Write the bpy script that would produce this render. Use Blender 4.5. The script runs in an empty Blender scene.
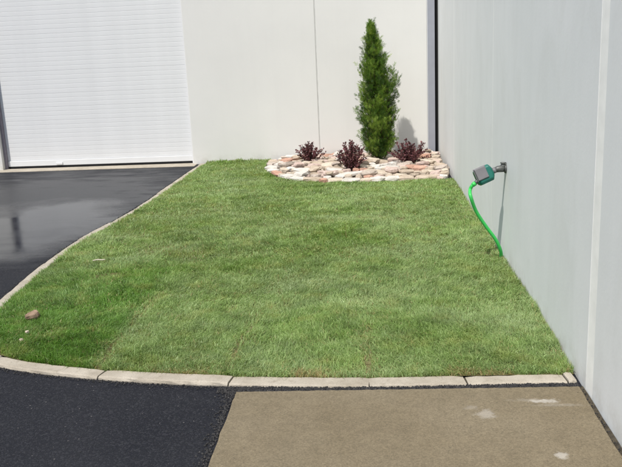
import bpy, bmesh, math, random
import numpy as np
from mathutils import Vector, Matrix

random.seed(7)
rng = np.random.default_rng(7)
scene = bpy.context.scene
COL = scene.collection

# ------------------------------------------------------------------ camera
CAM_H = 1.65
YAW, PITCH, ROLL = math.radians(4.9), math.radians(13.76), math.radians(-2.58)
Fv = Vector((-math.sin(YAW) * math.cos(PITCH), math.cos(YAW) * math.cos(PITCH), -math.sin(PITCH)))
R0 = Vector((math.cos(YAW), math.sin(YAW), 0))
U0 = R0.cross(Fv)
Rv = R0 * math.cos(ROLL) + U0 * math.sin(ROLL)
Uv = U0 * math.cos(ROLL) - R0 * math.sin(ROLL)
cam_data = bpy.data.cameras.new('camera')
cam_data.sensor_width = 36.0
cam_data.sensor_fit = 'HORIZONTAL'
cam_data.lens = 775.0 / 622.0 * 36.0
cam_data.clip_start = 0.05
cam_data.clip_end = 500.0
cam = bpy.data.objects.new('camera', cam_data)
M = Matrix((Rv, Uv, -Fv)).transposed().to_4x4()
M.translation = Vector((0, 0, CAM_H))
cam.matrix_world = M
COL.objects.link(cam)
scene.camera = cam

# ------------------------------------------------------------------ sky and sun
SUN_ELEV, SUN_AZ_TRAVEL = math.radians(58.5), math.radians(33.0)
world = bpy.data.worlds.new('World')
scene.world = world
world.use_nodes = True
wn = world.node_tree.nodes
wl = world.node_tree.links
bg = wn.get('Background')
sky = wn.new('ShaderNodeTexSky')
sky.sky_type = 'NISHITA'
sky.sun_disc = False
sky.sun_elevation = SUN_ELEV
sky.sun_rotation = SUN_AZ_TRAVEL + math.pi
sky.air_density = 1.0
sky.dust_density = 1.5
wl.new(sky.outputs['Color'], bg.inputs['Color'])
bg.inputs['Strength'].default_value = 0.12
sun_data = bpy.data.lights.new('sun', 'SUN')
sun_data.energy = 4.4
sun_data.angle = math.radians(0.53)
sun_data.color = (1.0, 0.955, 0.89)
sun = bpy.data.objects.new('sun', sun_data)
sd = Vector((math.sin(SUN_AZ_TRAVEL) * math.cos(SUN_ELEV), math.cos(SUN_AZ_TRAVEL) * math.cos(SUN_ELEV), -math.sin(SUN_ELEV)))
sun.rotation_euler = sd.to_track_quat('-Z', 'Y').to_euler()
sun.location = (-6, -8, 14)
COL.objects.link(sun)
vs = scene.view_settings
vs.view_transform = 'Standard'
vs.look = 'None'
vs.gamma = 1.0
vs.exposure = 0.1
vs.use_curve_mapping = False
scene.cycles.max_bounces = 8
scene.cycles.sample_clamp_indirect = 6.0

# ------------------------------------------------------------------ helpers
class NT:
    """small wrapper for writing a material's nodes"""
    def __init__(self, name):
        self.m = bpy.data.materials.new(name)
        self.m.use_nodes = True
        self.t = self.m.node_tree
        self.b = self.t.nodes.get('Principled BSDF')
        self.out = self.t.nodes.get('Material Output')
    def n(self, kind, **kw):
        nd = self.t.nodes.new(kind)
        for k, v in kw.items():
            setattr(nd, k, v)
        return nd
    def put(self, sock, v):
        if isinstance(v, (int, float)):
            sock.default_value = (v, v, v, 1.0) if sock.type == 'RGBA' else v
        elif isinstance(v, (tuple, list)):
            sock.default_value = tuple(v) + (1.0,) if (len(v) == 3 and sock.type == 'RGBA') else v
        else:
            self.t.links.new(v, sock)
    def pos(self, scale=(1, 1, 1), obj=False, loc=(0, 0, 0)):
        c = self.n('ShaderNodeTexCoord') if obj else self.n('ShaderNodeNewGeometry')
        mp = self.n('ShaderNodeMapping')
        self.put(mp.inputs['Vector'], c.outputs['Object'] if obj else c.outputs['Position'])
        mp.inputs['Scale'].default_value = scale
        mp.inputs['Location'].default_value = loc
        return mp.outputs[0]
    def noise(self, vec, scale, detail=4, rough=0.55, dist=0.0):
        nd = self.n('ShaderNodeTexNoise')
        self.put(nd.inputs['Vector'], vec)
        nd.inputs['Scale'].default_value = scale
        nd.inputs['Detail'].default_value = detail
        nd.inputs['Roughness'].default_value = rough
        nd.inputs['Distortion'].default_value = dist
        return nd.outputs['Fac']
    def voro(self, vec, scale, feature='F1'):
        nd = self.n('ShaderNodeTexVoronoi', feature=feature)
        self.put(nd.inputs['Vector'], vec)
        nd.inputs['Scale'].default_value = scale
        return nd
    def ramp(self, fac, stops):
        nd = self.n('ShaderNodeValToRGB')
        el = nd.color_ramp.elements
        while len(el) < len(stops):
            el.new(0.5)
        for e, (p, c) in zip(el, stops):
            e.position = p
            e.color = (c, c, c, 1) if isinstance(c, (int, float)) else tuple(c) + (1,)
        self.put(nd.inputs['Fac'], fac)
        return nd.outputs['Color']
    def mix(self, fac, a, b, blend='MIX'):
        nd = self.n('ShaderNodeMix', data_type='RGBA', blend_type=blend)
        self.put(nd.inputs['Factor'], fac)
        self.put(nd.inputs['A'], a)
        self.put(nd.inputs['B'], b)
        return nd.outputs['Result']
    def math(self, op, a, b=0.0, clamp=False):
        nd = self.n('ShaderNodeMath', operation=op, use_clamp=clamp)
        self.put(nd.inputs[0], a)
        self.put(nd.inputs[1], b)
        return nd.outputs[0]
    def sep(self, vec):
        nd = self.n('ShaderNodeSeparateXYZ')
        self.put(nd.inputs[0], vec)
        return nd.outputs
    def bump(self, h, strength=0.3, dist=0.01):
        nd = self.n('ShaderNodeBump')
        nd.inputs['Strength'].default_value = strength
        nd.inputs['Distance'].default_value = dist
        self.put(nd.inputs['Height'], h)
        self.t.links.new(nd.outputs[0], self.b.inputs['Normal'])
    def blob(self, x, y, rx, ry, edge=0.5, wob=None):
        """mask: 1 inside an ellipse on the ground at x, y, 0 outside, with a wobbling edge"""
        g = self.sep(self.pos())
        dx = self.math('DIVIDE', self.math('SUBTRACT', g[0], x), rx)
        dy = self.math('DIVIDE', self.math('SUBTRACT', g[1], y), ry)
        d = self.math('SQRT', self.math('ADD', self.math('MULTIPLY', dx, dx), self.math('MULTIPLY', dy, dy)))
        if wob is not None:
            d = self.math('ADD', d, wob)
        return self.ramp(d, [(1 - edge, 1.0), (1.0, 0.0)])
    def set(self, **kw):
        for k, v in kw.items():
            self.put(self.b.inputs[k.replace('_', ' ')], v)
        return self.m

class MB:
    """collects vertices and faces, then links them as one mesh object"""
    def __init__(self):
        self.v, self.f = [], []
    def box(self, x0, x1, y0, y1, z0, z1):
        o = len(self.v)
        self.v += [(x0, y0, z0), (x1, y0, z0), (x1, y1, z0), (x0, y1, z0), (x0, y0, z1), (x1, y0, z1), (x1, y1, z1), (x0, y1, z1)]
        self.f += [tuple(o + i for i in q) for q in ((0, 3, 2, 1), (4, 5, 6, 7), (0, 1, 5, 4), (1, 2, 6, 5), (2, 3, 7, 6), (3, 0, 4, 7))]
        return self
    def tube(self, pts, radii, n=10, cap=True):
        pts = [Vector(p) for p in pts]
        if isinstance(radii, (int, float)):
            radii = [radii] * len(pts)
        o = len(self.v)
        t0 = (pts[1] - pts[0]).normalized()
        a = t0.orthogonal().normalized()
        for i, p in enumerate(pts):
            t = (pts[min(i + 1, len(pts) - 1)] - pts[max(i - 1, 0)]).normalized()
            a = (a - t * a.dot(t)).normalized()
            b = t.cross(a)
            for k in range(n):
                w = 2 * math.pi * k / n
                self.v.append(tuple(p + (a * math.cos(w) + b * math.sin(w)) * radii[i]))
        for i in range(len(pts) - 1):
            for k in range(n):
                k2 = (k + 1) % n
                self.f.append((o + i * n + k, o + i * n + k2, o + (i + 1) * n + k2, o + (i + 1) * n + k))
        if cap:
            self.f.append(tuple(o + k for k in reversed(range(n))))
            e = o + (len(pts) - 1) * n
            self.f.append(tuple(e + k for k in range(n)))
        return self
    def mesh(self, name):
        me = bpy.data.meshes.new(name)
        me.from_pydata([tuple(p) for p in self.v], [], self.f)
        me.update()
        return me
    def build(self, name, mat, parent=None, smooth=False, bevel=0.0, seg=2):
        me = self.mesh(name)
        if bevel:
            bm = bmesh.new()
            bm.from_mesh(me)
            bmesh.ops.bevel(bm, geom=list(bm.edges), offset=bevel, segments=seg, affect='EDGES', profile=0.5, clamp_overlap=True)
            bm.to_mesh(me)
            bm.free()
        return link(name, me, mat, parent, smooth)

def link(name, me, mat, parent=None, smooth=False):
    if mat is not None and len(me.materials) == 0:
        me.materials.append(mat)
    if smooth:
        me.polygons.foreach_set('use_smooth', [True] * len(me.polygons))
    o = bpy.data.objects.new(name, me)
    COL.objects.link(o)
    if parent is not None:
        o.parent = parent
    return o

def empty(name, loc=(0, 0, 0), rz=0.0):
    o = bpy.data.objects.new(name, None)
    o.location = loc
    o.rotation_euler = (0, 0, rz)
    o.empty_display_size = 0.2
    COL.objects.link(o)
    return o

def tag(o, label=None, cat=None, group=None, kind=None):
    for k, v in (('label', label), ('category', cat), ('group', group), ('kind', kind)):
        if v:
            o[k] = v
    return o

def catmull(pts, per=10):
    P = [np.array(p, float) for p in pts]
    P = [2 * P[0] - P[1]] + P + [2 * P[-1] - P[-2]]
    out = []
    for i in range(1, len(P) - 2):
        for k in range(per):
            t = k / per
            out.append(0.5 * (2 * P[i] + (P[i + 1] - P[i - 1]) * t + (2 * P[i - 1] - 5 * P[i] + 4 * P[i + 1] - P[i + 2]) * t * t
                              + (3 * P[i] - P[i - 1] - 3 * P[i + 1] + P[i + 2]) * t ** 3))
    out.append(P[-2])
    return np.array(out)

def in_poly(x, y, poly):
    inside = np.zeros(len(x), bool)
    px, py = poly[:, 0], poly[:, 1]
    j = len(poly) - 1
    for i in range(len(poly)):
        c = ((py[i] > y) != (py[j] > y)) & (x < (px[j] - px[i]) * (y - py[i]) / (py[j] - py[i] + 1e-12) + px[i])
        inside ^= c
        j = i
    return inside

# ------------------------------------------------------------------ materials
def mat_asphalt():
    k = NT('asphalt')
    p = k.pos()
    fine = k.noise(p, 150, 4, 0.75)
    mid = k.noise(p, 22, 5, 0.6)
    big = k.noise(p, 1.3, 4, 0.55, 0.4)
    col = k.ramp(fine, [(0.3, (0.005, 0.006, 0.009)), (0.7, (0.014, 0.015, 0.021))])
    col = k.mix(k.ramp(big, [(0.35, 0.0), (0.75, 0.5)]), col, (0.026, 0.027, 0.031))
    agg = k.voro(p, 140)
    col = k.mix(k.ramp(k.sep(agg.outputs['Color'])[0], [(0.6, 0.0), (0.97, 0.7)]), col, (0.036, 0.037, 0.043))
    # stray pale chips in the surface
    v = k.voro(p, 46)
    chip = k.math('MULTIPLY', k.ramp(v.outputs['Distance'], [(0.10, 1.0), (0.17, 0.0)]),
                  k.ramp(k.sep(v.outputs['Color'])[0], [(0.90, 0.0), (0.93, 1.0)]))
    col = k.mix(k.math('MULTIPLY', chip, 0.8), col, (0.20, 0.19, 0.18))
    # a film of water left standing beside the kerb
    wob = k.math('MULTIPLY', k.math('SUBTRACT', k.noise(k.pos((1.0, 1.0, 1)), 1.1, 5, 0.6, 0.3), 0.5), 1.1)
    wet = k.blob(-3.55, 7.15, 1.25, 1.55, 0.45, wob)
    wob2 = k.math('MULTIPLY', k.math('SUBTRACT', k.noise(k.pos((1.0, 3.0, 1)), 1.7, 4, 0.6, 0.2), 0.5), 1.3)
    damp = k.blob(-3.9, 8.6, 2.6, 2.9, 0.55, wob2)
    rough = k.mix(damp, 0.62, 0.36)
    rough = k.mix(wet, rough, k.ramp(k.noise(p, 3.0, 4), [(0.35, 0.06), (0.7, 0.16)]))
    col = k.mix(k.math('MULTIPLY', damp, 0.35), col, (0.012, 0.012, 0.014))
    h = k.math('ADD', k.math('ADD', k.math('MULTIPLY', fine, 0.5), k.math('MULTIPLY', mid, 0.5)), k.math('MULTIPLY', k.ramp(agg.outputs['Distance'], [(0.0, 1.0), (0.7, 0.0)]), 0.6))
    h = k.mix(k.math('MULTIPLY', wet, 0.97), h, 0.6)
    h = k.mix(k.math('MULTIPLY', damp, 0.35), h, 0.6)
    k.bump(h, 0.6, 0.007)
    return k.set(Base_Color=col, Roughness=rough, Specular_IOR_Level=k.sep(k.mix(damp, 0.14, 0.45))[0])

def mat_crumb():
    k = NT('asphalt_crumb')
    p = k.pos()
    col = k.ramp(k.noise(p, 90, 2), [(0.40, (0.006, 0.006, 0.007)), (0.66, (0.026, 0.024, 0.024)), (0.80, (0.12, 0.105, 0.09))])
    return k.set(Base_Color=col, Roughness=0.7)

def mat_slab():
    k = NT('slab_concrete')
    p = k.pos()
    big = k.noise(p, 1.8, 5, 0.6)
    mid = k.noise(p, 14, 5, 0.65)
    fine = k.noise(p, 190, 3, 0.7)
    col = k.ramp(big, [(0.3, (0.150, 0.122, 0.077)), (0.7, (0.185, 0.154, 0.103))])
    col = k.mix(0.35, col, k.ramp(mid, [(0.3, 0.38), (0.72, 0.62)]), 'OVERLAY')
    col = k.mix(0.7, col, k.ramp(fine, [(0.3, 0.34), (0.7, 0.66)]), 'OVERLAY')
    agg = k.voro(p, 150)
    col = k.mix(0.55, col, k.ramp(k.sep(agg.outputs['Color'])[0], [(0.0, 0.36), (1.0, 0.64)]), 'OVERLAY')
    stain = k.ramp(k.noise(p, 3.3, 6, 0.7, 0.8), [(0.52, 0.0), (0.70, 0.18)])
    col = k.mix(stain, col, (0.105, 0.088, 0.056))
    # dark grit specks
    v = k.voro(p, 60)
    grit = k.math('MULTIPLY', k.ramp(v.outputs['Distance'], [(0.10, 1.0), (0.2, 0.0)]), k.ramp(k.sep(v.outputs['Color'])[1], [(0.86, 0.0), (0.9, 0.75)]))
    col = k.mix(grit, col, (0.06, 0.055, 0.045))
    # spilt plaster and scuffs
    wob = k.math('MULTIPLY', k.math('SUBTRACT', k.noise(p, 30, 6, 0.8, 0.4), 0.5), 2.8)
    for x, y, rx, ry, a in ((0.745, 3.335, 0.075, 0.025, 0.75), (0.80, 3.295, 0.15, 0.018, 0.22), (0.70, 3.345, 0.11, 0.02, 0.2), (0.47, 3.21, 0.05, 0.055, 0.45),
                            (0.719, 2.852, 0.032, 0.03, 0.75), (0.41, 3.275, 0.035, 0.03, 0.22)):
        col = k.mix(k.math('MULTIPLY', k.blob(x, y, rx, ry, 0.55, wob), a * 0.6), col, (0.52, 0.50, 0.46))
    k.bump(k.math('ADD', k.math('MULTIPLY', fine, 0.6), mid), 0.35, 0.004)
    return k.set(Base_Color=col, Roughness=0.88, Specular_IOR_Level=0.25)

def mat_kerb():
    k = NT('kerb_concrete')
    p = k.pos()
    col = k.ramp(k.noise(p, 5, 5, 0.6), [(0.3, (0.30, 0.265, 0.21)), (0.7, (0.43, 0.39, 0.325))])
    col = k.mix(0.6, col, k.ramp(k.noise(p, 150, 3, 0.7), [(0.3, 0.38), (0.7, 0.62)]), 'OVERLAY')
    dirt = k.ramp(k.noise(p, 17, 6, 0.7, 0.5), [(0.54, 0.0), (0.76, 0.65)])
    col = k.mix(dirt, col, (0.17, 0.14, 0.10))
    k.bump(k.noise(p, 120, 4, 0.7), 0.4, 0.004)
    return k.set(Base_Color=col, Roughness=0.9, Specular_IOR_Level=0.25)

def mat_wall(name, a, b, streak=False):
    k = NT(name)
    p = k.pos()
    col = k.ramp(k.noise(p, 1.1, 5, 0.55), [(0.3, a), (0.7, b)])
    if streak:
        st = k.noise(k.pos((5.0, 5.0, 0.25)), 1.0, 5, 0.65)
        col = k.mix(0.5, col, k.ramp(st, [(0.3, 0.46), (0.7, 0.54)]), 'OVERLAY')
        y = k.sep(p)[1]
        for yy, w, aa in ((9.15, 0.035, 0.6), (6.33, 0.02, 0.55), (7.9, 0.015, 0.2)):
            d = k.math('ABSOLUTE', k.math('SUBTRACT', y, yy))
            col = k.mix(k.math('MULTIPLY', k.ramp(k.math('DIVIDE', d, w), [(0.3, 1.0), (1.0, 0.0)]), aa), col, (0.86, 0.87, 0.83))
        v = k.voro(k.pos((1, 2.4, 3.0)), 1.4)
        nick = k.math('MULTIPLY', k.math('MULTIPLY', k.ramp(v.outputs['Distance'], [(0.012, 1.0), (0.03, 0.0)]), 0.5), k.ramp(k.sep(v.outputs['Color'])[0], [(0.4, 0.0), (0.5, 1.0)]))
        smear = k.ramp(k.noise(k.pos((2.2, 2.2, 1.3), loc=(0, 4, 1)), 1.0, 6, 0.7, 0.6), [(0.50, 0.0), (0.72, 0.45)])
        col = k.mix(smear, col, (0.60, 0.61, 0.585))
        col = k.mix(nick, col, (0.30, 0.30, 0.30))
    run = k.ramp(k.noise(k.pos((7.0, 7.0, 0.3)), 1.0, 5, 0.7), [(0.50, 0.0), (0.80, 0.11)])
    col = k.mix(run, col, tuple(v * 0.86 for v in a))
    # splashed soil near the ground
    z = k.sep(p)[2]
    low = k.math('MULTIPLY', k.ramp(z, [(0.02, 1.0), (0.16, 0.0)]), k.ramp(k.noise(p, 9, 5, 0.7), [(0.42, 0.0), (0.75, 0.55)]))
    col = k.mix(low, col, (0.34, 0.31, 0.25))
    k.bump(k.math('ADD', k.noise(p, 60, 4, 0.6), k.math('MULTIPLY', k.noise(p, 2.2, 3), 2.0)), 0.10, 0.006)
    return k.set(Base_Color=col, Roughness=0.62, Specular_IOR_Level=0.35)

def mat_plain(name, c, rough=0.6, spec=0.4, metal=0.0, var=0.12, scale=20):
    k = NT(name)
    p = k.pos(obj=True)
    n = k.noise(p, scale, 4, 0.6)
    lo = tuple(x * (1 - var) for x in c)
    hi = tuple(min(1, x * (1 + var)) for x in c)
    col = k.ramp(n, [(0.3, lo), (0.7, hi)])
    k.bump(k.noise(p, scale * 6, 3), 0.08, 0.002)
    return k.set(Base_Color=col, Roughness=rough, Specular_IOR_Level=spec, Metallic=metal)

def mat_stone(name, a, b):
    k = NT(name)
    p = k.pos()
    col = k.ramp(k.noise(p, 9, 5, 0.65, 0.4), [(0.28, a), (0.72, b)])
    col = k.mix(0.55, col, k.ramp(k.noise(p, 70, 4, 0.7), [(0.3, 0.36), (0.7, 0.64)]), 'OVERLAY')
    k.bump(k.noise(p, 45, 5, 0.7), 0.6, 0.012)
    return k.set(Base_Color=col, Roughness=0.9, Specular_IOR_Level=0.2)

def mat_leaf(name, ramp_stops, trans=0.3, attr='tone', rough=0.5, patch=None):
    k = NT(name)
    at = k.n('ShaderNodeAttribute', attribute_name=attr)
    col = k.ramp(at.outputs['Fac'], ramp_stops)
    if patch:
        col = patch(k, col)
    k.set(Base_Color=col, Roughness=rough, Specular_IOR_Level=0.35)
    tr = k.n('ShaderNodeBsdfTranslucent')
    k.put(tr.inputs['Color'], k.mix(0.6, col, (1.0, 1.0, 0.35), 'MULTIPLY'))
    mx = k.n('ShaderNodeMixShader')
    mx.inputs[0].default_value = trans
    k.t.links.new(k.b.outputs[0], mx.inputs[1])
    k.t.links.new(tr.outputs[0], mx.inputs[2])
    k.t.links.new(mx.outputs[0], k.out.inputs['Surface'])
    return k.m

def grass_patch(k, col):
    """the sod came in strips and rolls of slightly different green"""
    raw = col
    p = k.pos()
    g = k.sep(p)
    n = k.noise(p, 2.6, 5, 0.65, 0.3)
    band = k.noise(k.pos((0.7, 1.1, 0)), 1.2, 3, 0.6)
    # newer, deeper green sod piece at the corner
    wob = k.math('MULTIPLY', k.math('SUBTRACT', k.noise(p, 3.0, 4, 0.6), 0.5), 0.5)
    strip = k.math('MULTIPLY', k.ramp(k.math('ADD', k.math('ADD', g[0], k.math('MULTIPLY', wob, 0.30)), 2.5), [(0.92, 1.0), (1.0, 0.0)]),
                   k.ramp(k.math('DIVIDE', k.math('ADD', g[1], k.math('MULTIPLY', wob, 1.2)), 10.0), [(0.50, 1.0), (0.60, 0.0)]))
    deep = k.mix(1.0, col, (0.40, 0.64, 0.22), 'MULTIPLY')
    pale = k.mix(0.45, col, (0.50, 0.60, 0.36))
    dark = k.mix(1.0, col, (0.84, 0.93, 0.68), 'MULTIPLY')
    fac = k.ramp(k.math('ADD', k.math('MULTIPLY', n, 0.45), k.math('MULTIPLY', band, 0.55)), [(0.36, 0.0), (0.64, 1.0)])
    base = k.mix(fac, dark, pale)
    col = k.mix(k.math('MULTIPLY', strip, k.ramp(n, [(0.3, 0.95), (0.7, 0.6)])), base, deep)
    yel = k.ramp(k.noise(k.pos(loc=(3, 1, 0)), 4.5, 5, 0.7), [(0.52, 0.0), (0.68, 0.5)])
    col = k.mix(yel, col, (0.42, 0.45, 0.15))
    # dead blades keep their straw colour wherever they stand
    at = k.n('ShaderNodeAttribute', attribute_name='tone')
    return k.mix(k.ramp(at.outputs['Fac'], [(0.84, 0.0), (0.87, 1.0)]), col, raw)

def mat_soil(name, a, b):
    k = NT(name)
    p = k.pos()
    k.bump(k.noise(p, 70, 5, 0.7), 0.8, 0.01)
    return k.set(Base_Color=k.ramp(k.noise(p, 30, 5, 0.65), [(0.3, a), (0.7, b)]), Roughness=0.95, Specular_IOR_Level=0.15)

ASPHALT, CRUMB, SLAB, KERB = mat_asphalt(), mat_crumb(), mat_slab(), mat_kerb()
BACK_WALL = mat_wall('cream_white_paint', (0.645, 0.64, 0.615), (0.685, 0.68, 0.65))
SIDE_WALL = mat_wall('cool_grey_paint', (0.665, 0.685, 0.675), (0.72, 0.735, 0.725), True)
SIDE_JOINT = mat_plain('pale_joint_sealant', (0.84, 0.84, 0.80), 0.6, 0.3, 0, 0.06, 8)
BACK_JOINT = mat_plain('grey_joint_sealant', (0.52, 0.52, 0.50), 0.8, 0.2, 0, 0.1, 8)
DOOR_WHITE = mat_plain('door_white_enamel', (0.665, 0.672, 0.675), 0.6, 0.3, 0, 0.03, 3)
FLASH = mat_plain('grey_painted_flashing', (0.33, 0.34, 0.385), 0.45, 0.4, 0.2, 0.06, 5)
BLACK = mat_plain('rubber_and_gap_black', (0.014, 0.014, 0.015), 0.8, 0.2)
JAMB = mat_plain('grey_steel_guide', (0.26, 0.235, 0.27), 0.5, 0.4, 0.3)
SOIL = mat_soil('lawn_soil', (0.09, 0.085, 0.035), (0.20, 0.17, 0.085))
BED_SOIL = mat_soil('bed_gravel', (0.10, 0.08, 0.06), (0.26, 0.22, 0.18))
DIRT = mat_soil('joint_dirt', (0.035, 0.03, 0.022), (0.10, 0.085, 0.06))

# ------------------------------------------------------------------ ground
tag(MB().box(-90, 90, -90, 90, -0.5, 0.0).build('ground', ASPHALT), kind='structure')

# side wall line (the right wall runs very slightly off the depth axis)
WALL_A, WALL_B = (0.972, 2.9), (0.928, 11.15)
def wall_x(y):
    return WALL_A[0] + (WALL_B[0] - WALL_A[0]) * (y - WALL_A[1]) / (WALL_B[1] - WALL_A[1])

# concrete slab in front, its rim slightly chipped
def slab():
    top = 0.012
    n = 70
    xs0, xs1, y0, y1 = -0.700, 0.952, -6.0, 3.462
    rim = []
    for i in range(n):
        rim.append((xs0 + (xs1 - xs0) * i / n, y1 + 0.028 * (xs0 + (xs1 - xs0) * i / n - xs0) / 1.65 + random.uniform(-0.003, 0.003)))
    for i in range(n):
        t = (i / n) ** 1.6
        y = y1 + 0.03 + (y0 - y1) * t
        rim.append((min(xs1, wall_x(max(y, -6)) - 0.022) + random.uniform(-0.003, 0.002), y))
    rim.append((xs1, y0))
    rim.append((xs0, y0))
    for i in range(n):
        t = (1 - (i + 1) / (n + 1)) ** 1.6
        rim.append((xs0 + random.uniform(-0.003, 0.004), y1 + (y0 - y1) * t))
    m = MB()
    k = len(rim)
    cx, cy = 0.12, 1.0
    for z, s in ((-0.12, 0.0), (top - 0.005, 0.0), (top, 0.005)):
        for x, y in rim:
            d = math.hypot(x - cx, y - cy)
            m.v.append((x - (x - cx) / d * s, y - (y - cy) / d * s, z))
    for r in range(2):
        for i in range(k):
            j = (i + 1) % k
            m.f.append((r * k + j, r * k + i, (r + 1) * k + i, (r + 1) * k + j))
    m.f.append(tuple(2 * k + i for i in reversed(range(k))))
    return m.build('concrete_slab', SLAB)
tag(slab(), kind='structure')

# concrete sill under the roll-up door
tag(MB().box(-5.62, -2.585, 10.95, 11.24, -0.2, 0.008).build('door_sill', KERB, bevel=0.004), kind='structure')

# ------------------------------------------------------------------ kerb
outer = catmull([(0.955, 3.545), (0.43, 3.527), (-0.05, 3.515), (-0.755, 3.54), (-1.46, 3.636), (-2.07, 3.81), (-2.42, 4.08), (-2.57, 4.50),
                 (-2.615, 4.92), (-2.665, 5.42), (-2.70, 6.0), (-2.695, 6.7), (-2.615, 7.45), (-2.56, 8.3), (-2.555, 9.2), (-2.545, 10.35), (-2.53, 11.13)], 24)
seg = np.linalg.norm(np.diff(outer, axis=0), axis=1)
arc = np.concatenate([[0], np.cumsum(seg)])
KW = 0.100
def kerb_pt(s, w):
    i = min(max(np.searchsorted(arc, s) - 1, 0), len(seg) - 1)
    t = (s - arc[i]) / seg[i]
    p = outer[i] * (1 - t) + outer[i + 1] * t
    d = (outer[i + 1] - outer[i]) / seg[i]
    a = max(i - 6, 0)
    b = min(i + 7, len(outer) - 1)
    d = outer[b] - outer[a]
    d /= np.linalg.norm(d)
    nrm = np.array([d[1], -d[0]])            # to the lawn side
    return p + nrm * w
def arc_near(x, y):
    return arc[np.argmin((outer[:, 0] - x) ** 2 + (outer[:, 1] - y) ** 2)]
joints = [0.0, arc_near(0.905, 3.54), arc_near(0.425, 3.527), arc_near(-0.046, 3.513), arc_near(-0.755, 3.54), arc_near(-1.46, 3.636)]
s = joints[-1]
for step in (0.74, 0.71, 0.72, 0.73, 0.75, 0.72, 0.70, 0.74, 0.73, 0.72, 0.71, 0.74, 0.72):
    s += step
    if s < arc[-1] - 0.2:
        joints.append(s)
joints.append(arc[-1])

def strip_mesh(s0, s1, w0, w1, z0, z1, n, chip=0.0, rise=(0, 0), bev=0.010, skew=0.0, keep=1.0):
    """a block of kerb between two points of its line: worn top edges, chipped ends"""
    m = MB()
    wn_ = [(w0, z0), (w0, z1 - bev * 1.3), (w0 + bev * 0.35, z1 - bev * 0.4), (w0 + bev, z1), (w1 - bev, z1), (w1 - bev * 0.35, z1 - bev * 0.4), (w1, z1 - bev * 1.3), (w1, z0)]
    c = len(wn_)
    for i in range(n + 1):
        t = i / n
        sc = s0 + (s1 - s0) * t
        dz = rise[0] * (1 - t) + rise[1] * t
        end = 0.35 if i in (0, n) else 0.0
        for j, (w, z) in enumerate(wn_):
            e = random.uniform(-chip, chip) if 1 <= j <= 6 else 0
            q = kerb_pt(sc + skew * (w - w0) * (1 if t < 0.5 else 1), w + e)
            m.v.append((q[0], q[1], z + (dz if z > 0 else 0) + (random.uniform(-chip, chip) * 0.5 if 1 <= j <= 6 else 0) - (end * bev if 2 <= j <= 5 else 0)))
    for i in range(n):
        for j in range(c - 1):
            m.f.append((i * c + j, (i + 1) * c + j, (i + 1) * c + j + 1, i * c + j + 1))
    m.f.append(tuple(reversed(range(c))))
    m.f.append(tuple(n * c + j for j in range(c)))
    return m
kerb = strip_mesh(0, arc[-1], 0.012, KW - 0.012, -0.2, 0.004, 180, bev=0.002).build('kerb', DIRT)
tag(kerb, kind='structure')
for a, b in zip(joints[:-1], joints[1:]):
    L = b - a
    gap = random.uniform(0.003, 0.0065)
    off = random.uniform(-0.003, 0.003)
    nn = max(3, int(L / 0.05))
    strip_mesh(a + gap, b - gap, off, KW + off + random.uniform(-0.006, 0.006), -0.1, 0.017 + random.uniform(-0.003, 0.003), nn, 0.0024,
               (random.uniform(-0.004, 0.004), random.uniform(-0.004, 0.004)), 0.012, random.uniform(-0.12, 0.12)).build('kerb_block', KERB, kerb)

# ------------------------------------------------------------------ lawn and planting bed outline
inner = np.array([kerb_pt(q, KW - 0.006) for q in np.linspace(0.02, arc[-1], 140)])
bed_edge = catmull([(-1.47, 11.12), (-1.50, 10.72), (-1.40, 10.02), (-1.10, 9.45), (-0.77, 9.2), (-0.345, 9.07), (0.30, 9.08), (0.93, 9.12)], 8)
lawn_poly = np.vstack([[(0.962, 3.642)], inner, [(-2.42, 11.145)], [(-1.47, 11.145)], bed_edge, [(0.93, 9.1)]])

def lawn_z(x, y):
    return 0.020 + 0.012 * np.clip((y - 3.7) / 0.6, 0, 1) + 0.004 * np.sin(x * 2.3 + 0.7) * np.sin(y * 1.7) + 0.003 * np.sin(x * 5.1 + y * 3.3)

def lawn():
    """soil sheet under the grass: a fine grid clipped to the lawn's outline by its own polygon"""
    bm = bmesh.new()
    vs_ = [bm.verts.new((p[0], p[1], 0.0)) for p in lawn_poly]
    f = bm.faces.new(vs_)
    bmesh.ops.triangulate(bm, faces=[f])
    bmesh.ops.subdivide_edges(bm, edges=bm.edges[:], cuts=3, use_grid_fill=True)
    for v in bm.verts:
        v.co.z = float(lawn_z(np.array(v.co.x), np.array(v.co.y))) - 0.012
    bmesh.ops.recalc_face_normals(bm, faces=bm.faces)
    me = bpy.data.meshes.new('lawn')
    bm.to_mesh(me)
    bm.free()
    return link('lawn', me, SOIL)
tag(lawn(), kind='structure')

# ------------------------------------------------------------------ warehouse at the back with its roll-up door
YB = 11.15
DX0, DX1, DTOP = -5.545, -2.64, 3.25
wh = tag(empty('warehouse', (-2.3, YB, 0)), 'cream white warehouse with a white roll-up door behind the lawn', 'building')
def wh_part(name, mat, x0, x1, y0, y1, z0, z1, parent=None, bevel=0.0):
    o = MB().box(x0 + 2.3, x1 + 2.3, y0 - YB, y1 - YB, z0, z1).build(name, mat, parent or wh, bevel=bevel)
    return o
wh_part('wall_panel', BACK_WALL, DX1, -0.775, YB, YB + 0.22, -0.1, 6.2, bevel=0.006)
wh_part('wall_panel', BACK_WALL, -0.759, 0.775, YB, YB + 0.22, -0.1, 6.2, bevel=0.006)
wh_part('wall_panel', BACK_WALL, -11.5, DX0, YB, YB + 0.22, -0.1, 6.2, bevel=0.006)
wh_part('wall_panel', BACK_WALL, DX0 + 0.004, DX1 - 0.004, YB + 0.003, YB + 0.22, DTOP, 6.19)
wh_part('joint_sealant', BACK_JOINT, -0.778, -0.756, YB + 0.006, YB + 0.2, -0.1, 6.18)
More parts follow.
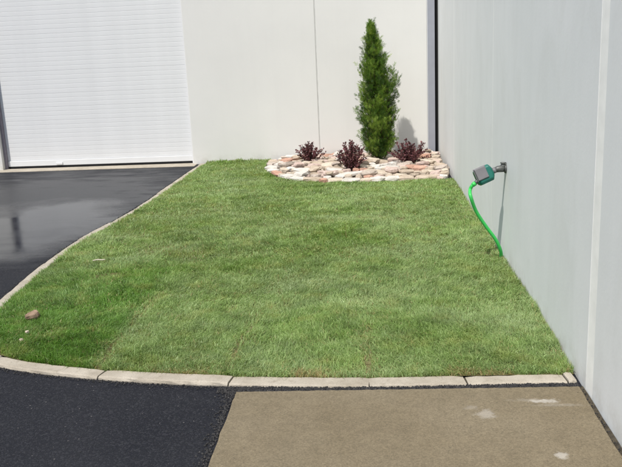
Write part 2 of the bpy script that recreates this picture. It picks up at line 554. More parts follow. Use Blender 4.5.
wh_part('side_wall', BACK_WALL, -11.5, -11.28, YB + 0.225, 22, -0.1, 6.2)
wh_part('rear_wall', BACK_WALL, -11.27, 0.75, 21.8, 22, -0.1, 6.2)
wh_part('roof', FLASH, -11.3, 0.74, YB + 0.23, 21.79, 5.7, 5.9)
wh_part('floor', DIRT, -11.2, 0.74, YB + 0.24, 21.7, -0.1, 0.006)
door = wh_part('roll_up_door', BLACK, DX0 + 0.02, DX1 - 0.02, YB + 0.150, YB + 0.16, 0.07, DTOP + 0.1)
door['label'] = 'white roll-up door of narrow horizontal metal slats'
PITCH_S = 0.0655
def slat_mesh():
    m = MB()
    prof = [(0.0108, 0.0), (0.0118, 0.003), (0.0120, 0.012), (0.0121, 0.030), (0.0120, 0.050), (0.0118, 0.0620), (0.0108, 0.0632), (0.0108, 0.0655)]
    x0, x1 = DX0 + 0.035 + 2.3, DX1 - 0.03 + 2.3
    for x in (x0, x1):
        for y, z in prof:
            m.v.append((x, -y, z))
    c = len(prof)
    for j in range(c - 1):
        m.f.append((j, c + j, c + j + 1, j + 1))
    m.f.append(tuple(range(c)))
    m.f.append(tuple(reversed(range(c, 2 * c))))
    me = m.mesh('slat')
    me.materials.append(DOOR_WHITE)
    return me
sm = slat_mesh()
nsl = int((DTOP + 0.08 - 0.125) / PITCH_S)
for i in range(nsl):
    o = bpy.data.objects.new('slat', sm)
    COL.objects.link(o)
    o.parent = door
    o.location = (0, 0.135 + random.uniform(-0.0004, 0.0004), 0.122 + i * PITCH_S)
wh_part('bottom_bar', DOOR_WHITE, DX0 + 0.035, DX1 - 0.03, YB + 0.107, YB + 0.145, 0.036, 0.120, door, 0.006)
wh_part('rubber_seal', BLACK, DX0 + 0.04, DX1 - 0.035, YB + 0.112, YB + 0.14, 0.009, 0.0355, door)
wh_part('slide_lock', DOOR_WHITE, -4.76, -4.66, YB + 0.094, YB + 0.1065, 0.05, 0.085, door, 0.003)
wh_part('door_guide', JAMB, DX0 + 0.001, DX0 + 0.034, YB + 0.07, YB + 0.2, 0.0085, DTOP + 0.05, door)
wh_part('door_guide', DOOR_WHITE, DX1 - 0.028, DX1 - 0.001, YB + 0.07, YB + 0.2, 0.0085, DTOP + 0.05, door)

# grey flashing that covers the gap between the two buildings
fl = tag(empty('corner_flashing', (0.832, YB, 0)), 'tall grey metal strip in the corner beside a black gap', 'flashing')
m = MB()
m.box(-0.049, 0.049, -0.014, -0.002, 0.0, 6.1)
m.build('cover_plate', FLASH, fl, bevel=0.003)
MB().box(-0.0575, -0.050, -0.010, -0.002, 0.0, 6.1).build('edge_lip', DOOR_WHITE, fl)
MB().box(0.0495, 0.12, 0.03, 0.2, 0.0, 6.1).build('gap_shade', BLACK, fl)  # black fill stands in for the shade inside the open gap

# ------------------------------------------------------------------ building on the right: one long wall of tilt-up panels
ang = math.atan2(-(WALL_B[0] - WALL_A[0]), WALL_B[1] - WALL_A[1])
sb = tag(empty('adjoining_building', (WALL_A[0], WALL_A[1], 0), ang), 'long plain grey-white wall along the right side of the lawn', 'building')
def sb_part(name, mat, x0, x1, y0, y1, z0, z1, bevel=0.0):
    return MB().box(x0, x1, y0 - 2.9, y1 - 2.9, z0, z1).build(name, mat, sb, bevel=bevel)
sb_part('wall_panel', SIDE_WALL, 0, 0.2, -2.2, 3.35, -0.1, 6.4, 0.001)
sb_part('wall_panel', SIDE_WALL, 0, 0.2, 3.46, 11.9, -0.1, 6.4, 0.001)
sb_part('wall_panel', SIDE_WALL, 0, 0.2, -8.0, -2.31, -0.1, 6.4, 0.008)
sb_part('joint_strip', SIDE_JOINT, 0.0015, 0.19, 3.352, 3.458, -0.1, 6.38)
sb_part('joint_strip', SIDE_JOINT, 0.004, 0.19, -2.308, -2.202, -0.1, 6.38)
sb_part('end_wall', SIDE_WALL, 0.205, 9, -8.0, -7.8, -0.1, 6.4)
sb_part('end_wall', SIDE_WALL, 0.205, 9, 11.7, 11.9, -0.1, 6.4)
sb_part('rear_wall', SIDE_WALL, 8.8, 9, -7.79, 11.69, -0.1, 6.4)
sb_part('roof', FLASH, 0.21, 8.79, -7.78, 11.68, 5.9, 6.1)

# dirt in the gap between slab and wall
m = MB()
for i in range(60):
    y = -3 + 6.5 * i / 59
    x = wall_x(y)
    m.v += [(x - 0.032, y, 0.003), (x - 0.002, y, 0.006 + random.uniform(0, 0.006))]
    if i:
        o = 2 * i
        m.f.append((o - 2, o - 1, o + 1, o))
tag(m.build('joint_dirt', DIRT), 'dark dirt filling the gap between the slab and the wall', 'dirt', kind='stuff')

# ------------------------------------------------------------------ planting bed with loose stones
bed_in = bed_edge.copy()
bed_poly = np.vstack([bed_in, [(0.925, 11.14)], [(-1.45, 11.14)]])
def bed_height(x, y):
    # low mound, highest against the corner
    d = np.min(np.hypot(bed_edge[:, 0] - x, bed_edge[:, 1] - y))
    return 0.012 + 0.045 * min(1.0, d / 0.5)
def bed():
    m = MB()
    rings = 5
    c = np.array([-0.1, 10.35])
    n = len(bed_poly)
    for r in range(rings):
        t = 1 - r / rings
        for p in bed_poly:
            q = c + (p - c) * t
            m.v.append((q[0], q[1], bed_height(*q) if r else -0.02))
    m.v.append((c[0], c[1], bed_height(*c)))
    for r in range(rings - 1):
        for i in range(n):
            j = (i + 1) % n
            m.f.append((r * n + i, (r + 1) * n + i, (r + 1) * n + j, r * n + j))
    for i in range(n):
        m.f.append(((rings - 1) * n + i, rings * n, (rings - 1) * n + (i + 1) % n))
    return m.build('planting_bed', BED_SOIL, smooth=True)
bedo = tag(bed(), kind='structure')

STONES = [mat_stone('stone_tan', (0.34, 0.27, 0.20), (0.54, 0.46, 0.37)), mat_stone('stone_pink', (0.40, 0.295, 0.25), (0.60, 0.49, 0.435)),
          mat_stone('stone_pale', (0.46, 0.43, 0.385), (0.66, 0.625, 0.575)), mat_stone('stone_rust', (0.38, 0.21, 0.15), (0.52, 0.34, 0.26)),
          mat_stone('stone_grey', (0.37, 0.31, 0.26), (0.52, 0.455, 0.395)), mat_stone('stone_cream', (0.44, 0.37, 0.285), (0.62, 0.54, 0.445))]
WEIGHT = [5, 6, 4, 1.3, 3, 4]
def stone_mesh(w, d, h, name='stone'):
    m = MB()
    n = random.randint(6, 9)
    ph = random.uniform(0, 6.28)
    rad = [random.uniform(0.70, 1.14) for _ in range(n)]
    for z, s, jz in ((-0.5, 0.80, 0.06), (-0.05, 1.0, 0.12), (0.36, 0.96, 0.08), (0.5, 0.80, 0.06)):
        for i in range(n):
            a = ph + 2 * math.pi * (i + random.uniform(-0.16, 0.16)) / n
            r = rad[i] * s * random.uniform(0.93, 1.07)
            m.v.append((math.cos(a) * r * w / 2, math.sin(a) * r * d / 2, (z + random.uniform(-jz, jz)) * h))
    m.v.append((random.uniform(-.1, .1) * w, random.uniform(-.1, .1) * d, h * random.uniform(0.48, 0.6)))
    for r in range(3):
        for i in range(n):
            j = (i + 1) % n
            m.f.append((r * n + i, r * n + j, (r + 1) * n + j, (r + 1) * n + i))
    for i in range(n):
        m.f.append((3 * n + i, 3 * n + (i + 1) % n, 4 * n))
    m.f.append(tuple(reversed(range(n))))
    return m.mesh(name)
def add_stone(x, y, w, d, h, rz, z, mat, tilt=0.12):
    o = link('stone', stone_mesh(w, d, h), mat, bedo)
    o.location = (x, y, z)
    o.rotation_euler = (random.uniform(-tilt, tilt), random.uniform(-tilt, tilt), rz)
    return o
PLANTS = [(0.055, 10.42, 0.10), (-0.87, 10.55, 0.10), (-0.275, 9.75, 0.09), (0.47, 10.1, 0.10)]
# stones laid along the front rim, then the rest packed behind them
placed = []
def clear(x, y, r):
    if any(math.hypot(x - a, y - b) < c for a, b, c in PLANTS):
        return False
    return all(math.hypot(x - a, (y - b)) > (r + c) * 0.80 for a, b, c in placed)
rim = bed_edge[(bed_edge[:, 1] < 10.9)]
rs = np.concatenate([[0], np.cumsum(np.linalg.norm(np.diff(rim, axis=0), axis=1))])
s = 0.08
while s < rs[-1] - 0.08:
    i = min(np.searchsorted(rs, s), len(rim) - 1)
    i0 = max(i - 1, 0)
    t = rim[min(i, len(rim) - 1)] - rim[i0]
    L = random.uniform(0.17, 0.36)
    x, y = rim[i] + np.array([-t[1], t[0]]) / (np.linalg.norm(t) + 1e-9) * 0.075
    hgt = random.uniform(0.045, 0.075)
    add_stone(x, y, L * 1.08, random.uniform(0.15, 0.21), hgt, math.atan2(t[1], t[0]), 0.040, random.choices(STONES, [4, 4, 7, 1, 2, 4])[0], 0.05)
    placed.append((x, y, L * 0.45))
    s += L * 0.98
for tries in range(9000):
    x, y = random.uniform(-1.5, 0.9), random.uniform(9.1, 11.06)
    if not in_poly(np.array([x]), np.array([y]), bed_poly)[0] or x > wall_x(y) - 0.08:
        continue
    r = random.choice((0.06, 0.075, 0.09, 0.11, 0.135)) if tries < 5000 else 0.05
    if clear(x, y, r):
        placed.append((x, y, r))
        add_stone(x, y, 2.15 * r * random.uniform(0.95, 1.2), 2.1 * r * random.uniform(0.75, 1.0), random.uniform(0.04, 0.085), random.uniform(-0.5, 0.5),
                  bed_height(x, y) + 0.014, random.choices(STONES, WEIGHT)[0], 0.16)
# a second layer, thrown on top
for k in range(30):
    x, y = random.uniform(-1.3, 0.8), random.uniform(9.3, 10.95)
    if in_poly(np.array([x]), np.array([y]), bed_poly)[0] and all(math.hypot(x - a, y - b) > c + 0.13 for a, b, c in PLANTS):
        add_stone(x, y, random.uniform(0.14, 0.30), random.uniform(0.12, 0.2), random.uniform(0.035, 0.065), random.uniform(-0.6, 0.6),
                  bed_height(x, y) + 0.060, random.choices(STONES, WEIGHT)[0], 0.2)

# ------------------------------------------------------------------ leaf meshes with a tone attribute
def tone_mesh(name, verts, faces, tone, mat, parent=None, smooth=False):
    me = bpy.data.meshes.new(name)
    me.from_pydata(verts, [], faces)
    at = me.attributes.new('tone', 'FLOAT', 'POINT')
    at.data.foreach_set('value', np.asarray(tone, np.float32))
    me.update()
    return link(name, me, mat, parent, smooth)

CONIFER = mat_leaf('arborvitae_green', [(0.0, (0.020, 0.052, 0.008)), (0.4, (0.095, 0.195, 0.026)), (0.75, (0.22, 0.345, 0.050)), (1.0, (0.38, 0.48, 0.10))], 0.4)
PURPLE = mat_leaf('barberry_purple', [(0.0, (0.034, 0.014, 0.017)), (0.5, (0.125, 0.042, 0.050)), (0.85, (0.23, 0.092, 0.100)), (1.0, (0.32, 0.19, 0.18))], 0.2)
BARK = mat_plain('bark', (0.09, 0.06, 0.04), 0.9, 0.15, 0, 0.3, 25)

def conifer(x, y):
    z0 = bed_height(x, y)
    root = tag(empty('conifer_tree', (x, y, z0)), 'narrow upright green conifer tree standing in the stone bed', 'tree')
    H = 1.80
    prof_z = np.array([0.0, 0.10, 0.25, 0.47, 0.69, 0.91, 1.07, 1.15, 1.28, 1.46, 1.66, 1.80])
    prof_r = np.array([0.155, 0.190, 0.215, 0.235, 0.250, 0.255, 0.250, 0.205, 0.175, 0.140, 0.075, 0.010])
    axis = lambda z: (0.015 - 0.065 * max(0, (z - 0.95) / 0.85), 0.0)
    MB().tube([(0, 0, -0.05), (0.01, 0, 0.4), (0.01, 0, 0.9), (-0.02, 0, 1.35), (-0.05, 0, 1.72)], [0.034, 0.027, 0.02, 0.011, 0.004], 8).build('trunk', BARK, root, True)
    V, Fc, T = [], [], []
    limbs = MB()
    def finger(p, u, sdir, L, w, tone):
        o = len(V)
        V.extend([p, p + u * L * 0.45 + sdir * w, p + u * L, p + u * L * 0.45 - sdir * w])
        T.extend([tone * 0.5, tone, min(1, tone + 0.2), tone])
        Fc.append((o, o + 1, o + 2, o + 3))
    def spray(p, u, nrm, L, tone):
        s_ = u.cross(nrm).normalized()
        finger(p, u, s_, L, 0.0030, tone)
        for q, a, l in ((0.10, 0.85, 0.55), (0.32, 0.72, 0.52), (0.55, 0.55, 0.42)):
            for sg in (-1, 1):
                d = (u * math.cos(a) + s_ * math.sin(a) * sg + nrm * random.uniform(-0.18, 0.18)).normalized()
                finger(p + u * L * q, d, d.cross(nrm).normalized(), L * l * random.uniform(0.7, 1.3), 0.0028, tone * random.uniform(0.85, 1.1))
    NP = 225
    for i in range(NP):
        f = (i + 0.5) / NP
        zb = 0.0 + 1.68 * f ** 1.12                    # where the plume leaves the trunk
        th = i * 2.39996 + random.uniform(-0.3, 0.3)
        ax = axis(zb)
        rise = random.uniform(0.14, 0.34) * (1.0 if zb < 1.35 else 0.7)
        zt = min(zb + rise, H - 0.02)
        r = float(np.interp(zt, prof_z, prof_r)) * random.uniform(0.70, 1.05)
        # one side stays fuller up to shoulder height
        if 0.9 < zt < 1.2:
            r *= 1.0 + 0.16 * math.cos(th)
        at_ = axis(zt)
        p0 = Vector((ax[0], ax[1], zb))
        p2 = Vector((at_[0] + math.cos(th) * r, at_[1] + math.sin(th) * r, zt))
        p1 = Vector((p0.x * 0.35 + p2.x * 0.65, p0.y * 0.35 + p2.y * 0.65, zb + rise * 0.30))
        limbs.tube([p0, p1, p2], [0.006, 0.004, 0.0015], 4, False)
        ptone = random.choice((0.03, 0.2, 0.45, 0.6, 0.75, 0.95))
        ns = 42 if zb < 1.2 else 25
        for k in range(ns):
            t = 0.25 + 0.80 * (k + random.random()) / ns
            pp = p0 * (1 - t) ** 2 + p1 * 2 * t * (1 - t) + p2 * t * t
            jit = 0.024 if zb < 1.3 else 0.015
            pp = pp + Vector((random.gauss(0, jit), random.gauss(0, jit), random.gauss(0, 0.03)))
            out = Vector((math.cos(th), math.sin(th), 0))
            u = (Vector((0, 0, 1)) * random.uniform(0.65, 1.2) + out * random.uniform(0.1, 0.75) + Vector((random.gauss(0, .3), random.gauss(0, .3), 0))).normalized()
            w = th + math.pi / 2 + random.gauss(0, 0.9)
            nrm = u.cross(Vector((math.cos(w), math.sin(w), 0.1))).normalized()
            L = random.uniform(0.040, 0.088) * (1.0 if zb < 1.35 else 0.9)
            spray(pp, u, nrm, L, min(1, max(0.0, ptone + random.gauss(0, 0.20))))
    # thin leaders at the tip
    limbs.tube([(-0.05, 0, 1.6), (-0.045, 0, 1.78), (-0.062, 0, 1.87)], [0.004, 0.003, 0.0012], 4, False)
    limbs.tube([(-0.05, 0, 1.6), (-0.02, 0, 1.72), (-0.015, 0, 1.80)], [0.003, 0.002, 0.001], 4, False)
    for k in range(30):
        a = random.uniform(0, 6.28)
        hz = random.uniform(0, 0.24)
        p = Vector((-0.05 + math.cos(a) * 0.05 * (1 - hz * 3.5), math.sin(a) * 0.03, 1.54 + hz))
        u = Vector((random.gauss(0, .16) - 0.02, random.gauss(0, .16), 1)).normalized()
        spray(p, u, u.orthogonal().normalized(), random.uniform(0.07, 0.13), random.uniform(0.45, 0.8))
    limbs.build('limbs', BARK, root)
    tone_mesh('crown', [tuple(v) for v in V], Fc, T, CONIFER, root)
    return root
conifer(0.055, 10.42)

def shrub(x, y, w, h, n, label, seed):
    random.seed(seed)
    z0 = bed_height(x, y)
    root = tag(empty('barberry_shrub', (x, y, z0 - 0.01)), label, 'shrub', 'purple shrubs in the stone bed')
    st = MB()
    V, Fc, T = [], [], []
    for i in range(n):
        a = random.uniform(0, 6.28)
        sp = random.random() ** 0.7
        tip = Vector((math.cos(a) * w / 2 * sp, math.sin(a) * w / 2 * sp * 0.9, h * (1.0 - 0.45 * sp * sp) * random.uniform(0.62, 1.08)))
        b = Vector((math.cos(a) * 0.03 * random.random(), math.sin(a) * 0.03 * random.random(), -0.02))
        mid = Vector((tip.x * 0.42, tip.y * 0.42, tip.z * 0.55))
        pts = []
        for k in range(6):
            t = k / 5
            pts.append(b * (1 - t) ** 2 + mid * 2 * t * (1 - t) + tip * t * t)
        st.tube(pts, [0.004, 0.0036, 0.003, 0.0025, 0.002, 0.001], 4, False)
        nl = int(42 * (tip.length / h)) + 8
        tone = random.uniform(0.2, 0.8)
        for k in range(nl):
            t = random.uniform(0.18, 1.0)
            p = b * (1 - t) ** 2 + mid * 2 * t * (1 - t) + tip * t * t
            d = Vector((random.gauss(0, 1), random.gauss(0, 1), random.gauss(0.5, 0.8))).normalized()
            s_ = d.cross(Vector((random.gauss(0, 1), random.gauss(0, 1), random.gauss(0, 1)))).normalized()
            L = random.uniform(0.016, 0.034)
            wd = L * random.uniform(0.28, 0.42)
            nrm = d.cross(s_)
            o = len(V)
            V.extend([p, p + d * L * 0.5 + s_ * wd + nrm * wd * 0.3, p + d * L, p + d * L * 0.5 - s_ * wd + nrm * wd * 0.3])
            tt = min(1, max(0, tone + random.gauss(0, 0.2)))
            T.extend([tt] * 4)
            Fc.append((o, o + 1, o + 2, o + 3))
    st.build('stems', BARK, root)
    tone_mesh('foliage', [tuple(v) for v in V], Fc, T, PURPLE, root)
shrub(-0.87, 10.55, 0.46, 0.30, 46, 'small purple shrub nearest the roll-up door in the stone bed', 11)
shrub(-0.275, 9.75, 0.42, 0.40, 80, 'dense upright purple shrub in front and left of the conifer', 12)
shrub(0.47, 10.1, 0.66, 0.33, 58, 'wide spreading purple shrub between the conifer and the corner strip', 13)
random.seed(21)

# ------------------------------------------------------------------ tap on the wall, water timer and hose
TY, TZ = 5.67, 0.705
IRON = mat_plain('grey_cast_iron', (0.12, 0.125, 0.12), 0.5, 0.4, 0.5, 0.25, 40)
TEAL = mat_plain('teal_plastic', (0.012, 0.135, 0.105), 0.36, 0.5, 0, 0.12, 12)
GREYP = mat_plain('grey_plastic', (0.17, 0.165, 0.175), 0.45, 0.4, 0, 0.1, 12)
HOSE = mat_plain('bright_green_vinyl', (0.045, 0.50, 0.095), 0.45, 0.5, 0, 0.08, 10)
wx = wall_x(TY)
bib = tag(empty('wall_tap', (wx, TY, TZ)), 'grey metal water tap sticking out of the right wall', 'tap')
MB().tube([(-0.0005, 0, 0.0), (-0.012, 0, 0.0)], [0.034, 0.030], 18).build('wall_flange', IRON, bib, True)
MB().tube([(-0.012, 0, 0.0), (-0.03, 0, 0.002), (-0.06, -0.004, 0.0), (-0.085, -0.010, -0.006)], [0.021, 0.026, 0.024, 0.018], 14).build('valve_body', IRON, bib, True)
MB().tube([(-0.022, 0, -0.020), (-0.022, 0, 0.030), (-0.022, 0, 0.040)], [0.019, 0.019, 0.012], 12).build('valve_stem', IRON, bib, True)
MB().tube([(-0.022, 0, 0.0405), (-0.022, 0, 0.047)], [0.022, 0.022], 12).build('handle', IRON, bib, True)

A = Vector((-0.90, -0.16, -0.34)).normalized()          # timer axis, out of the tap
Bn = Vector((-0.10, -0.90, 0.18))
Bn = (Bn - A * Bn.dot(A)).normalized()                  # the way its face looks
Cn = Bn.cross(A)
if Cn.z < 0:
    Cn = -Cn
T0 = Vector((wx, TY, TZ)) + Vector((-0.083, -0.010, -0.006))
timer = tag(empty('water_timer', T0), 'teal and grey water timer screwed onto the wall tap', 'water timer')
def L3(a, b, c):
    return A * a + Bn * b + Cn * c
MB().tube([L3(-0.004, 0, 0), L3(0.012, 0, 0), L3(0.014, 0, 0), L3(0.03, 0, 0)], [0.022, 0.022, 0.019, 0.019], 16).build('swivel_nut', GREYP, timer, True)
def casing(a_list, name, mat, bev):
    m = MB()
    for a, hb, hc in a_list:
        ch = 0.30
        for b, c in ((-1, -1 + ch), (-1 + ch, -1), (1 - ch, -1), (1, -1 + ch), (1, 1 - ch), (1 - ch, 1), (-1 + ch, 1), (-1, 1 - ch)):
            m.v.append(tuple(L3(a, b * hb, c * hc)))
    n = 8
    for r in range(len(a_list) - 1):
        for i in range(n):
            j = (i + 1) % n
            m.f.append((r * n + i, r * n + j, (r + 1) * n + j, (r + 1) * n + i))
    m.f.append(tuple(range(n)))
    m.f.append(tuple((len(a_list) - 1) * n + i for i in reversed(range(n))))
    me = m.mesh(name)
    bm = bmesh.new()
    bm.from_mesh(me)
    bmesh.ops.recalc_face_normals(bm, faces=bm.faces)
    bmesh.ops.bevel(bm, geom=list(bm.edges), offset=bev, segments=2, affect='EDGES', profile=0.5, clamp_overlap=True)
    bm.to_mesh(me)
    bm.free()
    return link(name, me, mat, timer)
casing([(0.018, 0.026, 0.030), (0.038, 0.046, 0.062), (0.132, 0.046, 0.064), (0.150, 0.034, 0.050)], 'body', TEAL, 0.005)
m = MB()
def quad_block(m, a0, a1, c0, c1, b0, b1):
    o = len(m.v)
    for b, ins in ((b0, 0.0), (b1, 0.004)):
        for a, c in ((a0 + ins, c0 + ins), (a1 - ins, c0 + ins), (a1 - ins, c1 - ins), (a0 + ins, c1 - ins)):
            m.v.append(tuple(L3(a, b, c)))
    m.f += [tuple(o + i for i in q) for q in ((0, 1, 2, 3), (4, 5, 6, 7), (0, 1, 5, 4), (1, 2, 6, 5), (2, 3, 7, 6), (3, 0, 4, 7))]
quad_block(m, 0.064, 0.151, -0.030, 0.062, 0.034, 0.056)
panel = m.build('control_panel', GREYP, timer, bevel=0.003)
MB().tube([L3(0.142, 0, -0.018), L3(0.158, 0, -0.026), L3(0.176, 0, -0.034)], [0.017, 0.015, 0.013], 12).build('outlet', IRON, timer, True)

h0 = T0 + L3(0.168, 0, -0.030)
hose = tag(empty('garden_hose', h0), 'bright green garden hose hanging from the timer to the grass', 'hose')
path = [h0, h0 + Vector((-0.022, 0.0, -0.018)), h0 + Vector((-0.036, 0.003, -0.050)), Vector((0.690, 5.56, 0.53)), Vector((0.735, 5.595, 0.41)),
        Vector((0.810, 5.62, 0.29)), Vector((0.880, 5.635, 0.19)), Vector((0.922, 5.66, 0.10)), Vector((0.936, 5.70, 0.03)), Vector((0.930, 5.76, -0.01))]
pp = catmull([tuple(p) for p in path], 8)
MB().tube([Vector(p) - h0 for p in pp], 0.0128, 12).build('tube', HOSE, hose, True)
c0 = Vector(pp[0]) - h0
c1 = Vector(pp[7]) - h0
MB().tube([c0 + (c0 - c1) * 0.1, c0 * 0.5 + c1 * 0.5, c1], [0.017, 0.017, 0.0155], 12).build('coupling', HOSE, hose, True)

# ------------------------------------------------------------------ grass
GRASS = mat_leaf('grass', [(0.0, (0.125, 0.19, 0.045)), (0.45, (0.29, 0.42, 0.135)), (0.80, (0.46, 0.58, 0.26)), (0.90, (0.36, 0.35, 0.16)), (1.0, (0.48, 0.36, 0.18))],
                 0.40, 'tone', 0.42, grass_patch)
SEAMS_X = ((-1.50, 0.9, 5.2), (-0.77, 0.8, 4.9), (-0.045, 1.0, 4.7), (0.62, 0.5, 4.6))
def vnoise(x, y, cell, seed):
    """smooth value noise over the lawn, 0 to 1"""
    g = np.random.default_rng(seed).random((400, 400))
    u, v = (x + 5) / cell, (y + 1) / cell
    i, j = u.astype(int) % 399, v.astype(int) % 399
    fu, fv = u - np.floor(u), v - np.floor(v)
    fu, fv = fu * fu * (3 - 2 * fu), fv * fv * (3 - 2 * fv)
    return (g[i, j] * (1 - fu) + g[i + 1, j] * fu) * (1 - fv) + (g[i, j + 1] * (1 - fu) + g[i + 1, j + 1] * fu) * fv
def grass():
    chunks = []
    for y0, y1, dens, wsc in ((3.5, 4.6, 48000, 0.85), (4.6, 5.8, 32000, 1.0), (5.8, 7.4, 18500, 1.3), (7.4, 9.3, 12500, 1.7), (9.3, 11.2, 9500, 2.1)):
        n = int(3.65 * (y1 - y0) * dens)
        x = rng.uniform(-2.65, 1.0, n)
        y = rng.uniform(y0, y1, n)
        ok = in_poly(x, y, lawn_poly) & (x < WALL_A[0] + (WALL_B[0] - WALL_A[0]) * (y - 2.9) / 8.25 - 0.008)
        # thin out along the sod seams, here more, there less
        sx = np.full(n, 9.0)
        for q, amt, far in SEAMS_X:
            d = np.abs(x - q - 0.014 * np.sin(y * 3 + q * 9) - 0.05 * (vnoise(x, y, 0.22, 5) - 0.5))
            a_ = amt * np.clip((far - y) / 0.6, 0.12, 1) * np.clip(vnoise(x, y, 0.17, 6) * 2.6 - 0.7, 0, 1)
            ok &= ~((d < 0.016) & (rng.random(n) < a_))
            sx = np.minimum(sx, np.where(a_ > 0.3, d, 9.0))
        ok &= rng.random(n) < 0.35 + 1.3 * vnoise(x, y, 0.055, 3)
        # a worn bare spot
        d = np.hypot((x + 2.0) / 0.13, (y - 5.42) / 0.10)
        ok &= ~((d < 1) & (rng.random(n) < 0.75))
        x, y = x[ok], y[ok]
        chunks.append((x, y, np.full(len(x), wsc), sx[ok]))
    x = np.concatenate([c[0] for c in chunks])
    y = np.concatenate([c[1] for c in chunks])
    w = np.concatenate([c[2] for c in chunks])
    sx = np.concatenate([c[3] for c in chunks])
    n = len(x)
    z = lawn_z(x, y) - 0.013
    tuft = 0.6 * vnoise(x, y, 0.09, 1) + 0.4 * vnoise(x, y, 0.24, 2)
    H = rng.uniform(0.021, 0.043, n) * (0.50 + 1.05 * tuft)
    H *= np.where(rng.random(n) < 0.03, 1.4, 1.0)
    wallside = np.clip((x - 0.86) / 0.1, 0, 1) + np.clip((y - 10.9) / 0.2, 0, 1)
    H *= 1 + 0.35 * np.clip(wallside, 0, 1)
    W = rng.uniform(0.0011, 0.0025, n) * w
    # blades lean together in places
    la = rng.uniform(0, 2 * np.pi, n)
    flow = 1.6 * np.sin(x * 2.1 + 0.8) + 1.9 * np.cos(y * 1.6 + x)
    la = np.where(rng.random(n) < 0.45, flow + rng.normal(0, 0.7, n), la)
    lean = np.abs(rng.normal(0.72, 0.42, n))
    fa = rng.uniform(0, 2 * np.pi, n)
    cxs, sxs = np.cos(fa) * W, np.sin(fa) * W
    dx, dy = np.cos(la), np.sin(la)
    m1 = lean * 0.32
    co = np.empty((n, 5, 3), np.float32)
    mx, my, mz = x + dx * H * m1, y + dy * H * m1, z + H * 0.55
    tx, ty = x + dx * H * lean * 1.05, y + dy * H * lean * 1.05
    tz = z + H * np.clip(1.05 - 0.35 * lean, 0.35, 1.05)
    for i, (a, b, c, s_) in enumerate(((x, y, z, -1), (x, y, z, 1), (mx, my, mz, 0.85), (mx, my, mz, -0.85), (tx, ty, tz, 0))):
        co[:, i, 0] = a + cxs * s_
        co[:, i, 1] = b + sxs * s_
        co[:, i, 2] = c
    wl_ = WALL_A[0] + (WALL_B[0] - WALL_A[0]) * (co[:, :, 1] - 2.9) / 8.25 - 0.003
    co[:, :, 0] = np.minimum(co[:, :, 0], wl_)
    co[:, :, 1] = np.minimum(co[:, :, 1], 11.145)
    tone = np.clip(rng.normal(0.42, 0.19, n) + 0.5 * (vnoise(x, y, 0.07, 8) - 0.5) + 0.25 * (vnoise(x, y, 0.3, 9) - 0.5), 0.0, 0.82)
    straw = rng.random(n)
    ps = 0.02 + 0.10 * np.clip(vnoise(x, y, 0.11, 12) * 3 - 2, 0, 1) + 0.75 * np.exp(-((y - 3.62 - 0.07 * np.clip(-x - 0.6, 0, 1.5)) / 0.055) ** 2) * np.clip(vnoise(x, y, 0.16, 4) * 2.4 - 0.7, 0, 1) + 0.18 * np.exp(-(sx / 0.035) ** 2) + 0.06 * np.exp(-((x - 0.95) / 0.05) ** 2)
    tone = np.where(straw < ps, rng.uniform(0.88, 1.0, n), tone)
    me = bpy.data.meshes.new('grass')
    me.vertices.add(n * 5)
    me.vertices.foreach_set('co', co.ravel())
    base = (np.arange(n) * 5)[:, None]
    lp = np.concatenate([base + 0, base + 1, base + 2, base + 3, base + 3, base + 2, base + 4], axis=1).astype(np.int32).ravel()
    me.loops.add(n * 7)
    me.loops.foreach_set('vertex_index', lp)
    me.polygons.add(n * 2)
    ls = np.empty((n, 2), np.int32)
    ls[:, 0] = np.arange(n) * 7
    ls[:, 1] = ls[:, 0] + 4
    me.polygons.foreach_set('loop_start', ls.ravel())
    me.update(calc_edges=True)
    at = me.attributes.new('tone', 'FLOAT', 'POINT')
    tv = np.repeat(tone[:, None], 5, 1)
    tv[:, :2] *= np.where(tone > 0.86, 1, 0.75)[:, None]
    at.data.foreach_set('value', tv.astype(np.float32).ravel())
    print('grass blades', n)
    return link('grass', me, GRASS)
tag(grass(), 'freshly laid green lawn grass between the kerb and the walls', 'grass', kind='stuff')

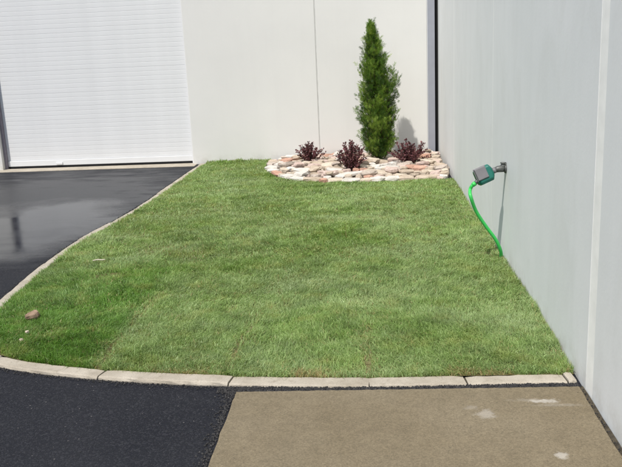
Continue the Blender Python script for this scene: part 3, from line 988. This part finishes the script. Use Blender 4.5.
# ------------------------------------------------------------------ small loose things
def crumbs():
    V, Fc = [], []
    octa = [(1, 0, 0), (0, 1, 0), (-1, 0, 0), (0, -1, 0), (0, 0, 1), (0, 0, -1)]
    tri = [(0, 1, 4), (1, 2, 4), (2, 3, 4), (3, 0, 4), (1, 0, 5), (2, 1, 5), (3, 2, 5), (0, 3, 5)]
    def add(x, y, r, z=0.0):
        o = len(V)
        a = random.uniform(0, 6.28)
        for p in octa:
            q = [p[i] * r * random.uniform(0.6, 1.2) for i in range(3)]
            V.append((x + q[0] * math.cos(a) - q[1] * math.sin(a), y + q[0] * math.sin(a) + q[1] * math.cos(a), z + q[2] * 0.75 + r * 0.35))
        Fc.extend(tuple(o + i for i in t) for t in tri)
    for i in range(3600):                     # the strip between kerb and slab
        x = random.uniform(-0.80, 0.95)
        lo = 3.462 + 0.028 * (x + 0.7) / 1.65
        add(x, random.uniform(lo + 0.004, 3.535 + 0.01 * (x > 0.4)), random.uniform(0.003, 0.0085))
    for i in range(900):                      # beside the slab's left edge
        y = 3.46 - random.random() ** 1.3 * 2.0
        add(-0.708 - abs(random.gauss(0, 0.026)), y, random.uniform(0.003, 0.0085))
    for i in range(2400):                     # ragged asphalt edge along the kerb
        s_ = random.uniform(1.6, arc[-1] - 0.3)
        q = kerb_pt(s_, -abs(random.gauss(0, 0.016)) - 0.002)
        add(q[0], q[1], random.uniform(0.003, 0.0075) * (1 if s_ < 4 else 0.8))
    for i in range(420):                      # strays on the asphalt
        add(random.uniform(-2.4, -0.75), random.uniform(2.4, 3.6) , random.uniform(0.0015, 0.0035))
    for i in range(170):                      # along the foot of the wall
        y = random.uniform(2.2, 3.5)
        add(wall_x(y) - 0.006 - abs(random.gauss(0, 0.016)), y, random.uniform(0.002, 0.006), 0.008)
    m = MB()
    m.v, m.f = V, Fc
    return m.build('asphalt_crumbs', CRUMB)
tag(crumbs(), 'loose black asphalt crumbs along the kerb and slab edges', 'asphalt crumbs', kind='stuff')

ROCKB = mat_stone('brown_stone', (0.16, 0.10, 0.065), (0.34, 0.25, 0.18))
o = link('lawn_stone', stone_mesh(0.105, 0.07, 0.05, 'lawn_stone'), ROCKB)
o.location = (-2.165, 4.48, 0.060)
o.rotation_euler = (0.15, -0.30, 0.35)
tag(o, 'small brown stone lying on the grass near the left kerb', 'stone')
for i, (x, y, r, lab) in enumerate(((-2.10, 4.235, 0.012, 'tiny pale pebble in the grass below the brown stone'), (-2.075, 4.10, 0.014, 'tiny tan pebble in the grass nearest the rounded kerb corner'))):
    p = link('pebble', stone_mesh(r * 2.2, r * 1.7, r * 1.3, 'pebble'), STONES[5 - 5 * i])
    p.location = (x, y, 0.044)
    tag(p, lab, 'pebble', 'pebbles by the brown stone')
m = MB()
m.tube([(-0.045, 0, 0), (-0.01, 0.004, 0.004), (0.03, 0.0, 0.0), (0.05, -0.004, 0.003)], [0.004, 0.006, 0.005, 0.003], 6)
tw = m.build('twig', mat_plain('dry_wood', (0.55, 0.50, 0.40), 0.8, 0.2))
tw.location = (-2.177, 5.73, 0.068)
tw.rotation_euler = (0, 0, 0.25)
tag(tw, 'short pale dry twig lying on the grass beside the bare spot', 'twig')
